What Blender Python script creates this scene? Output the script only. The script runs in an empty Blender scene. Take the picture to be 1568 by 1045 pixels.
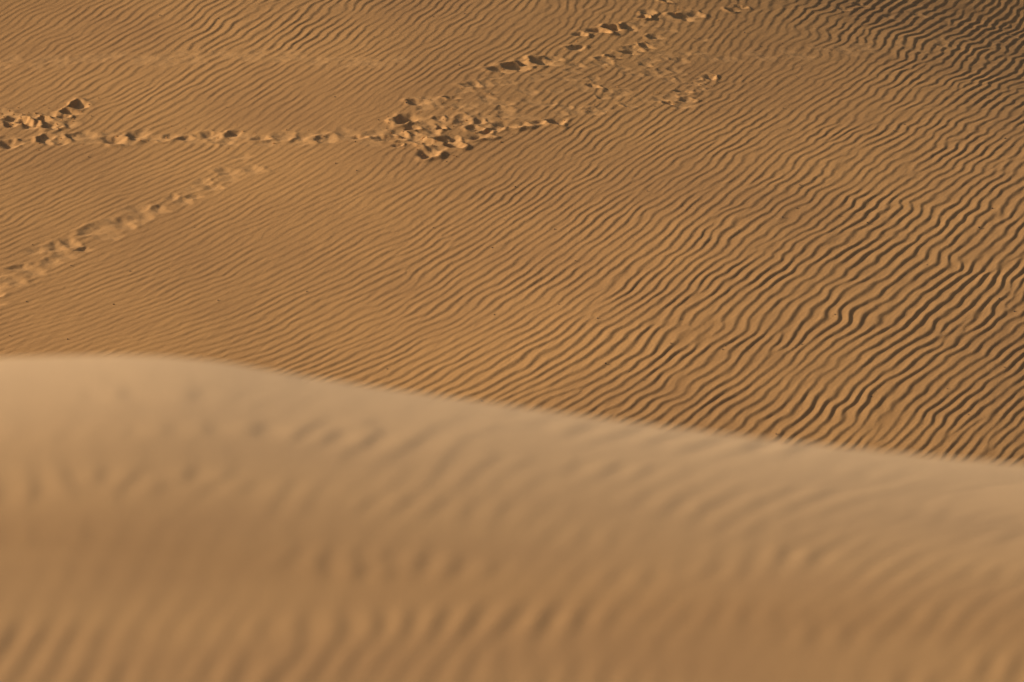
import bpy, math, numpy as np
rng=np.random.default_rng(23)
ZO=16.0
LENS=135.0; P=math.radians(-12)
# ---------------------------------------------------------------- terrain large form
def softplus(x,w): 
    return w*np.logaddexp(0,x/w)
def H(x,y):
    base=-26.02+0.1763*y
    base=-18+softplus(base+18,1.0)
    base=-6.5-softplus(-6.5-base,0.8)
    q=np.clip(x+3,0,17); ex=np.maximum(x-14,0)
    h=base-0.0042*q*q-0.143*np.minimum(ex,40)
    h=h-0.0068*softplus(np.minimum(y,95)-77,2.0)*(np.clip(x,-15,15)+3)
    h=h+0.035*np.sin(0.42*x+0.25*y+1.0)+0.015*np.sin(0.75*x-0.31*y+2.2)+0.05*np.sin(0.23*y-0.3*x+.4)
    h=h+0.6*np.sin(x*0.03+1)*np.sin(y*0.04)*np.clip((np.abs(x)-14)/20,0,1)
    return h
def ray(px,py):
    u=(np.asarray(px,float)-784)/1568*36/LENS; v=(522.5-np.asarray(py,float))/1568*36/LENS
    return u, math.cos(P)-v*math.sin(P), math.sin(P)+v*math.cos(P)
def g2w(px,py):
    a,b,c=ray(px,py); lo=np.full(np.shape(a*b),42.0); hi=np.full(np.shape(a*b),112.0)
    for _ in range(45):
        m=(lo+hi)/2; above=(c/b*m)>H(a/b*m,m)
        lo=np.where(above,m,lo); hi=np.where(above,hi,m)
    return a/b*lo,lo
def tensor(a,b,d,ext,grow=1.35):
    core=np.arange(a,b+d/2,d); L=[];s=d;p=a
    while p>a-ext: s*=grow;p-=s;L.append(p)
    R=[];s=d;p=core[-1]
    while p<b+ext: s*=grow;p+=s;R.append(p)
    return np.array(L[::-1]+list(core)+R),len(L),len(core)
def gnoise(nx,ny,dx,dy,la,lc,ang,cplx=False):
    """gaussian noise, correlation la along direction ang, lc across"""
    fx=np.fft.fftfreq(nx,dx)*2*np.pi; fy=np.fft.fftfreq(ny,dy)*2*np.pi
    FX,FY=np.meshgrid(fx,fy)
    ka=FX*math.cos(ang)+FY*math.sin(ang); kc=-FX*math.sin(ang)+FY*math.cos(ang)
    F=np.exp(-0.5*((ka*la)**2+(kc*lc)**2))
    w=rng.standard_normal((ny,nx))+1j*rng.standard_normal((ny,nx))
    n=np.fft.ifft2(np.fft.fft2(w)*F)
    if cplx: return n/np.sqrt(np.mean(np.abs(n)**2))
    n=n.real; return n/n.std()
def embed(core,nX,nY,ix,iy):
    return np.pad(core,((iy,nY-iy-core.shape[0]),(ix,nX-ix-core.shape[1])),mode='edge')
def build(name,xs,ys,Z,mat,attrs={}):
    nx,ny=len(xs),len(ys); X,Y=np.meshgrid(xs,ys)
    co=np.stack([X,Y,Z+ZO],-1).astype(np.float32).reshape(-1)
    i=np.arange(nx-1)[None,:]+np.arange(ny-1)[:,None]*nx
    q=np.stack([i,i+1,i+nx+1,i+nx],-1).reshape(-1).astype(np.int32)
    nf=(nx-1)*(ny-1); me=bpy.data.meshes.new(name)
    me.vertices.add(nx*ny); me.vertices.foreach_set('co',co)
    me.loops.add(nf*4); me.loops.foreach_set('vertex_index',q)
    me.polygons.add(nf); me.polygons.foreach_set('loop_start',np.arange(0,nf*4,4,dtype=np.int32))
    me.polygons.foreach_set('use_smooth',np.ones(nf,bool))
    for k,v in attrs.items():
        a=me.attributes.new(k,'FLOAT','POINT'); a.data.foreach_set('value',v.astype(np.float32).reshape(-1))
    me.update(calc_edges=True)
    ob=bpy.data.objects.new(name,me); bpy.context.collection.objects.link(ob); me.materials.append(mat); return ob
# ---------------------------------------------------------------- materials
def sand(name,cA,cB,cC,big,fine,bump,grain):
    m=bpy.data.materials.new(name); m.use_nodes=True; nt=m.node_tree; N=nt.nodes; L=nt.links
    bs=N['Principled BSDF']; bs.inputs['Roughness'].default_value=0.9; bs.inputs['Specular IOR Level'].default_value=0.1
    tc=N.new('ShaderNodeTexCoord')
    def noise(s,d,r=.6):
        n=N.new('ShaderNodeTexNoise'); n.inputs['Scale'].default_value=s; n.inputs['Detail'].default_value=d; n.inputs['Roughness'].default_value=r
        L.new(tc.outputs['Object'],n.inputs['Vector']); return n
    def mix(f,a,b,mode='MIX'):
        x=N.new('ShaderNodeMix'); x.data_type='RGBA'; x.blend_type=mode
        for s,i in ((f,0),(a,6),(b,7)):
            if hasattr(s,'is_linked'): L.new(s,x.inputs[i])
            else: x.inputs[i].default_value=s
        return x.outputs[2]
    def ramp(o,a,b,va=0,vb=1):
        r=N.new('ShaderNodeMapRange'); r.inputs[1].default_value=a; r.inputs[2].default_value=b; r.inputs[3].default_value=va; r.inputs[4].default_value=vb
        L.new(o,r.inputs[0]); return r.outputs[0]
    c=mix(ramp(noise(big,4).outputs[0],.35,.65),cA,cB)
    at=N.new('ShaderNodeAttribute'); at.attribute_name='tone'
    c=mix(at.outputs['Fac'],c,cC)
    g=noise(grain,3,.7)
    c=mix(ramp(g.outputs[0],.3,.7,0,.5),c,(0.55,0.5,0.45,1),'MULTIPLY')
    L.new(c,bs.inputs['Base Color'])
    n1=noise(fine,5,.65); b=N.new('ShaderNodeBump'); b.inputs['Strength'].default_value=bump; b.inputs['Distance'].default_value=.02
    L.new(n1.outputs[0],b.inputs['Height']); L.new(b.outputs[0],bs.inputs['Normal'])
    return m
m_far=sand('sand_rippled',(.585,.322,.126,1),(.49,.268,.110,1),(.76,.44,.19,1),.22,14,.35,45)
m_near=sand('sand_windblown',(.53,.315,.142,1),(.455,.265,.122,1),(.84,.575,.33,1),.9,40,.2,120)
# ---------------------------------------------------------------- far slope
dx,dy=.0165,.033
xs,ix,ncx=tensor(-13.5,13.5,dx,1500); ys,iy,ncy=tensor(58.0,98.0,dy,1800)
keep=ys>8; iy-=int((~keep).sum()); ys=ys[keep]
nX,nY=len(xs),len(ys)
X,Y=np.meshgrid(xs,ys)
ctrl=[(100,500,18,7,.4),(100,330,24,8,.5),(350,440,20,7,.45),(450,320,20,7.5,.4),(230,520,18,7,.4),(600,400,28,8.5,.6),(600,520,32,9.5,.75),
(800,480,40,12,.95),(820,570,40,11,1.0),(1000,450,44,14.5,1.05),(1250,450,50,17,1.4),(1100,570,43,15,1.2),(1450,500,50,17,1.15),(1500,650,43,13.5,1.0),
(1300,620,43,13.5,1.0),(1400,300,50,13.5,1.0),(1500,150,50,13,.95),(1200,200,43,11,.8),(1000,250,39,10.5,.7),(900,350,38,10.5,.75),(750,300,31,9,.6),
(300,100,32,8.5,.75),(100,100,30,8,.55),(450,40,34,9.5,.9),(700,60,34,9,.7),(1300,30,48,13,.9),(1000,40,38,10.5,.5),(560,170,26,8,.2),(60,30,30,8,.3),(1170,70,40,11,.3),
(250,260,24,8,.35),(1530,20,49,13.5,1.0),(1150,360,44,12.5,.9)]
C=np.array(ctrl,float)
wx,wy=g2w(C[:,0],C[:,1]); e=2.0
ax,ay=g2w(C[:,0]+e,C[:,1]); bx,by=g2w(C[:,0],C[:,1]+e)
K=[]
for i in range(len(C)):
    J=np.array([[ax[i]-wx[i],bx[i]-wx[i]],[ay[i]-wy[i],by[i]-wy[i]]])/e
    a=math.radians(C[i,2]); k=2*math.pi/C[i,3]*np.array([math.sin(a),math.cos(a)])
    K.append(np.linalg.inv(J).T@k)
K=np.array(K)
SX,SY,CY=12.,15.,75.
exps=[(i,j) for i in range(6) for j in range(6) if 0<i+j<=5]
def grads(x,y):
    gx=[(i*x**max(i-1,0)*y**j/SX if i else 0*x) for i,j in exps]; gy=[(j*y**max(j-1,0)*x**i/SY if j else 0*x) for i,j in exps]
    return np.array(gx),np.array(gy)
u,v=wx/SX,(wy-CY)/SY
gx,gy=grads(u,v); A=np.vstack([gx.T,gy.T,0.02*np.eye(len(exps))]); bb=np.concatenate([K[:,0],K[:,1],np.zeros(len(exps))])
co,_,_,_=np.linalg.lstsq(A,bb,rcond=None)
U=X/SX; V=(Y-CY)/SY; Uc=np.clip(U,-1.02,1.02); Vc=np.clip(V,-.98,1.0)
phi=np.zeros_like(X); GX=np.zeros_like(X); GY=np.zeros_like(X)
for c,(i,j) in zip(co,exps):
    phi+=c*Uc**i*Vc**j
    if i: GX+=c*i*Uc**(i-1)*Vc**j
    if j: GY+=c*j*Uc**i*Vc**(j-1)
phi+=GX*(U-Uc)+GY*(V-Vc)
num=np.zeros_like(X); den=np.zeros_like(X)
for i in range(len(C)):
    w=np.exp(-(((X-wx[i])/1.8)**2+((Y-wy[i])/3.0)**2)/2)+1e-6; num+=w*C[i,4]; den+=w
amp=num/den
ang=math.radians(66)
E=lambda n: embed(n,nX,nY,ix,iy)
W=E(gnoise(ncx,ncy,dx,dy,.50,.24,ang,True))
W2=E(gnoise(ncx,ncy,dx,dy,.16,.11,ang))
W5=E(gnoise(ncx,ncy,dx,dy,.27,.30,ang))
W4=E(gnoise(ncx,ncy,dx,dy,1.2,.9,ang))
Am=E(gnoise(ncx,ncy,dx,dy,.45,.25,ang)); Am3=E(gnoise(ncx,ncy,dx,dy,1.5,.9,.3))
Wb=W+.80
ph=phi+np.angle(Wb)+.40*W2+.75*W5+1.3*W4
mag=np.clip(np.abs(Wb)/.7,0,1)**.5
inside=np.clip((14.5-np.abs(X))/1,0,1)*np.clip((Y-57)/1,0,1)*np.clip((99-Y)/1,0,1)
lam=2*np.pi/np.maximum(np.hypot(GX/SX,GY/SY),8)
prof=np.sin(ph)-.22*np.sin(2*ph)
rip=amp*mag*np.clip(1+.16*Am+.08*Am3,.2,1.5)*prof*lam*.0325*inside
rip+=.0010*inside*E(gnoise(ncx,ncy,dx,dy,.16,.03,ang))
# ---------------------------------------------------------------- footprints
D=np.zeros_like(X); M=np.zeros_like(X)
def stamp(x,y,rx,ry,depth,rot,soft=False):
    R=max(rx,ry)*2.8
    i0,i1=np.searchsorted(xs,[x-R,x+R]); j0,j1=np.searchsorted(ys,[y-R,y+R])
    if i1-i0<2 or j1-j0<2: return
    lx=X[j0:j1,i0:i1]-x; ly=Y[j0:j1,i0:i1]-y
    a=lx*math.cos(rot)+ly*math.sin(rot); b=-lx*math.sin(rot)+ly*math.cos(rot)
    th=np.arctan2(b/ry,a/rx); r=np.hypot(a/rx,b/ry)*(1+.15*np.sin(2*th+rng.uniform(0,6))+.1*np.sin(3*th+rng.uniform(0,6))+.07*np.sin(6*th+rng.uniform(0,6)))
    pit=-depth*np.exp(-r**(1.8 if soft else 2.2))
    rim=depth*(.22 if soft else .34)*np.exp(-((r-1.5)/.45)**2)*(1+.95*np.cos(th-rng.uniform(0,6.28)))
    m=np.exp(-(r/1.5)**4)
    s=(slice(j0,j1),slice(i0,i1))
    D[s]=D[s]*(1-.5*m)+pit+rim; M[s]=np.maximum(M[s],m*(.75 if soft else 1))
tracks=[]
def T(pts,depth,size,soft=False,jit=3):
    depth*=.85
    for (px,py) in pts:
        a,b=g2w(px+rng.normal(0,jit),py+rng.normal(0,jit*.5)); a=float(a);b=float(b)
        if not soft: tracks.append((a,b))
        k=size*rng.uniform(.65,1.25)
        stamp(a,b,.17*k,.155*k*rng.uniform(.8,1.4),depth*rng.uniform(.4,1.3),rng.uniform(-.6,.6),soft)
def line(p,q,step,jx=4,jy=4):
    n=max(int(math.hypot(q[0]-p[0],q[1]-p[1])/step),1)
    return [(p[0]+(q[0]-p[0])*i/n+rng.normal(0,jx),p[1]+(q[1]-p[1])*i/n+(jy if i%2 else -jy)*.7+rng.normal(0,jy*.3)) for i in range(n)]
for p,q,d_ in [((-40,465),(60,400),.040),((60,400),(150,358),.038),((150,358),(290,300),.034),((290,300),(400,240),.024)]:
    T(line(p,q,14,5,12),d_,1.0,True)
T(line((-20,98),(350,86),24,6,5),.010,1.1,True); T(line((350,86),(640,98),26,6,4),.009,1.1,True)
T(line((1090,90),(1568,58),28,7,5),.010,1.1,True)
def scatter(x0,x1,y0,y1,n,depth,size,soft,skew=0):
    for _ in range(n):
        px=rng.uniform(x0,x1); py=rng.uniform(y0,y1)+skew*((px-x0)/(x1-x0)-.5); T([(px,py)],depth,size,soft,0)
scatter(700,900,110,190,38,.018,.75,True,-40)
scatter(870,1085,90,165,44,.020,.7,True,0)
scatter(960,1080,25,100,12,.018,.85,True,-20)
scatter(640,780,150,200,24,.028,.75,True,-20)
scatter(598,745,182,224,24,.055,.75,False,0)
T([(655,237),(668,230),(690,215),(735,210),(740,203),(700,222),(610,190),(622,183),(640,214)],.08,.95,False,2)
scatter(0,112,168,200,13,.055,.75,False,0)
T([(70,215),(92,217),(118,210),(40,188),(75,192),(105,172),(122,160),(15,187)],.075,.95,False,2)
T([(18,222),(130,208),(172,215),(208,207),(243,213),(263,209),(285,213),(322,208),(345,219),(360,206),(398,211),(440,212),(470,210),(498,213),(548,211),(575,206),(588,212)],.065,.95,False,2)
T(line((10,215),(590,210),26,6,7),.018,.9,True)
T([(760,198),(778,192),(800,191),(828,188),(850,186),(640,157),(655,153),(690,150),(728,131),(745,127)],.06,.95,False,2)
T([(768,106),(790,101),(808,99),(830,95),(848,87),(880,72),(888,52),(920,46),(940,44),(960,40),(985,28),(990,18),(1020,2)],.072,.95,False,3)
T([(925,92),(942,87),(960,80),(968,76),(985,72),(1000,58),(1045,30),(1060,24),(1120,14),(1140,11)],.068,.9,False,3)
T([(905,172),(920,168),(965,163),(1010,150),(1030,160),(1045,163),(1055,152),(1048,140),(1062,128),(1085,118),(910,130)],.042,.85,False,3)
T([(1290,12),(1320,8),(1360,24),(1400,22)],.03,1.0,True,4)
rough=E(gnoise(ncx,ncy,dx,dy,.05,.04,0)); rough2=E(gnoise(ncx,ncy,dx,dy,.11,.08,0))
Z=H(X,Y)+rip*(1-.85*M)+D*inside+(.003*rough+.005*rough2)*M*inside
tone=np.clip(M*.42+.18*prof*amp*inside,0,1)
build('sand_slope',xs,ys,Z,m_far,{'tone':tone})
def hz(x,y): 
    return Z[min(np.searchsorted(ys,y),nY-1),min(np.searchsorted(xs,x),nX-1)]
# ---------------------------------------------------------------- clods + pebbles
def lumps(name,pts,mat):
    vs=[];fs=[]
    base=[(0,0,1),(.89,0,.45),(.28,.85,.45),(-.72,.53,.45),(-.72,-.53,.45),(.28,-.85,.45),(.72,.53,-.45),(-.28,.85,-.45),(-.89,0,-.45),(-.28,-.85,-.45),(.72,-.53,-.45),(0,0,-1)]
    tri=[(0,1,2),(0,2,3),(0,3,4),(0,4,5),(0,5,1),(1,6,2),(2,7,3),(3,8,4),(4,9,5),(5,10,1),(2,6,7),(3,7,8),(4,8,9),(5,9,10),(1,10,6),(6,11,7),(7,11,8),(8,11,9),(9,11,10),(10,11,6)]
    for x,y,r in pts:
        o=len(vs); z=hz(x,y)+ZO+r*.25; s=rng.uniform(.7,1.3,3)
        for b in base: 
            k=rng.uniform(.8,1.2); vs.append((x+b[0]*r*s[0]*k,y+b[1]*r*s[1]*k,z+b[2]*r*.7*s[2]*k))
        fs+=[tuple(o+i for i in t) for t in tri]
    me=bpy.data.meshes.new(name); me.from_pydata(vs,[],fs); me.materials.append(mat)
    ob=bpy.data.objects.new(name,me); bpy.context.collection.objects.link(ob)
cl=[]
for (x,y) in tracks:
    for _ in range(3): cl.append((x+rng.normal(0,.25),y+rng.normal(0,.35),rng.uniform(.006,.02)))
lumps('sand_clods',cl,m_far)
mp=bpy.data.materials.new('dark_stone'); mp.use_nodes=True; b=mp.node_tree.nodes['Principled BSDF']; b.inputs['Roughness'].default_value=.8
nn=mp.node_tree.nodes.new('ShaderNodeTexNoise'); nn.inputs['Scale'].default_value=30; rr=mp.node_tree.nodes.new('ShaderNodeValToRGB')
rr.color_ramp.elements[0].color=(.03,.022,.016,1); rr.color_ramp.elements[1].color=(.10,.07,.045,1)
mp.node_tree.links.new(nn.outputs[0],rr.inputs[0]); mp.node_tree.links.new(rr.outputs[0],b.inputs['Base Color'])
pb=[(rng.uniform(-12,12),rng.uniform(60,90),rng.uniform(.010,.022)) for _ in range(130)]
lumps('pebbles',pb,mp)
# ---------------------------------------------------------------- near dune
ddx,ddy=.010,.022
xs2,ix2,n2x=tensor(-3.2,3.2,ddx,160); ys2,iy2,n2y=tensor(4.6,14.2,ddy,150)
X2,Y2=np.meshgrid(xs2,ys2)
cp=np.array([(-400,575),(-200,556),(0,546),(100,543),(200,542),(270,545),(340,552),(420,567),(560,589),(700,608),(850,629),(1000,649),(1200,673),(1400,694),(1568,709),(1800,730),(2000,745)],float)
a_,b_,c_=ray(cp[:,0],cp[:,1]); el=-c_/b_                     # tan of depression
zt=-(2.60+ .06*(np.clip(el-.2167,0,1)/.03))                  # crest falls only slightly to the right
cyv=-zt/el; cx=a_/b_*cyv; cz=zt
def sm(x,val):
    s=0
    for o in np.linspace(-.10,.10,7): s=s+np.interp(x+o,cx,val)
    return s/7
zc=sm(X2,cz)-.02*np.maximum(np.abs(X2)-3,0); YC=sm(X2,cyv)
bx_=np.interp(X2,[-4,-1,1,4],[-2.16,-2.15,-2.15,-2.16])
s=np.clip((Y2-7)/(YC-7),0,1.0)
near=bx_+(7-Y2)*.09
slope=(zc-bx_)/(YC-7)
Z2=np.where(Y2<7,near,bx_+(zc-bx_)*s)
Z2+=.010*np.sin(np.pi*s)*np.sin(.9*X2+1.0+2.0*s)
over=Y2-YC
fall=softplus(over-.06,.035)*.60
Z2=np.where(over>0,zc+slope*np.minimum(over,.6),Z2)-fall
Z2=np.where(Y2>40,-20,np.maximum(Z2,-20))
E2=lambda n: embed(n,len(xs2),len(ys2),ix2,iy2)
W=E2(gnoise(n2x,n2y,ddx,ddy,.16,.08,math.radians(80),True))+.55
W3=E2(gnoise(n2x,n2y,ddx,ddy,.09,.06,math.radians(78)))
Am2=E2(gnoise(n2x,n2y,ddx,ddy,.16,.11,math.radians(15)))
Am4=E2(gnoise(n2x,n2y,ddx,ddy,.9,.4,math.radians(20)))
lam2=.072; Xc=np.clip(X2,-2,2)
cc=.14+.17*Xc
ph2=2*np.pi/lam2*(X2-(Y2-8)*cc)+1.0*np.sin(.8*Y2+X2)+np.angle(W)+.4*W3
in2=np.clip((3.6-np.abs(X2))/.4,0,1)*np.clip((Y2-4.3)/.3,0,1)*np.clip((14.5-Y2)/.3,0,1)
am2=np.clip(.50+.34*Am2+.10*Am4+.18*X2+.05*(9-Y2),.12,1.3)
Z2+=in2*am2*.0022*np.clip(np.abs(W),0,1)*(np.sin(ph2)-.25*np.sin(2*ph2))
Z2+=.006*Am4*in2*np.clip((YC-Y2)/1.5,0,1)
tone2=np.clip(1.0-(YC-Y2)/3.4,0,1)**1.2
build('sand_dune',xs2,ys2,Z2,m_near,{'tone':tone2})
# ---------------------------------------------------------------- light, sky, camera
EL,AZ=math.radians(21),math.radians(-82)   # azimuth from +Y towards +X
d=(math.sin(AZ)*math.cos(EL),math.cos(AZ)*math.cos(EL),math.sin(EL))
from mathutils import Vector
sl=bpy.data.lights.new('sun','SUN'); sl.energy=4.7; sl.angle=math.radians(.5); sl.color=(1,.83,.60)
so=bpy.data.objects.new('sun',sl); bpy.context.collection.objects.link(so); so.rotation_euler=Vector(d).to_track_quat('Z','Y').to_euler(); so.location=(-20,20,40)
w=bpy.data.worlds.new('World'); bpy.context.scene.world=w; w.use_nodes=True
bg=w.node_tree.nodes['Background']; sk=w.node_tree.nodes.new('ShaderNodeTexSky'); sk.sky_type='NISHITA'; sk.sun_disc=False
sk.sun_elevation=EL; sk.sun_rotation=AZ; sk.dust_density=5; w.node_tree.links.new(sk.outputs[0],bg.inputs[0]); bg.inputs[1].default_value=.075
cam=bpy.data.cameras.new('camera'); cam.lens=LENS; cam.sensor_width=36; cam.clip_end=5000; cam.clip_start=.1
cam.dof.use_dof=True; cam.dof.focus_distance=74; cam.dof.aperture_fstop=3.0
co_=bpy.data.objects.new('camera',cam); bpy.context.collection.objects.link(co_); co_.location=(0,0,ZO); co_.rotation_euler=(math.pi/2+P,0,0)
sc=bpy.context.scene; sc.camera=co_; sc.view_settings.view_transform='Standard'; sc.view_settings.look='None'
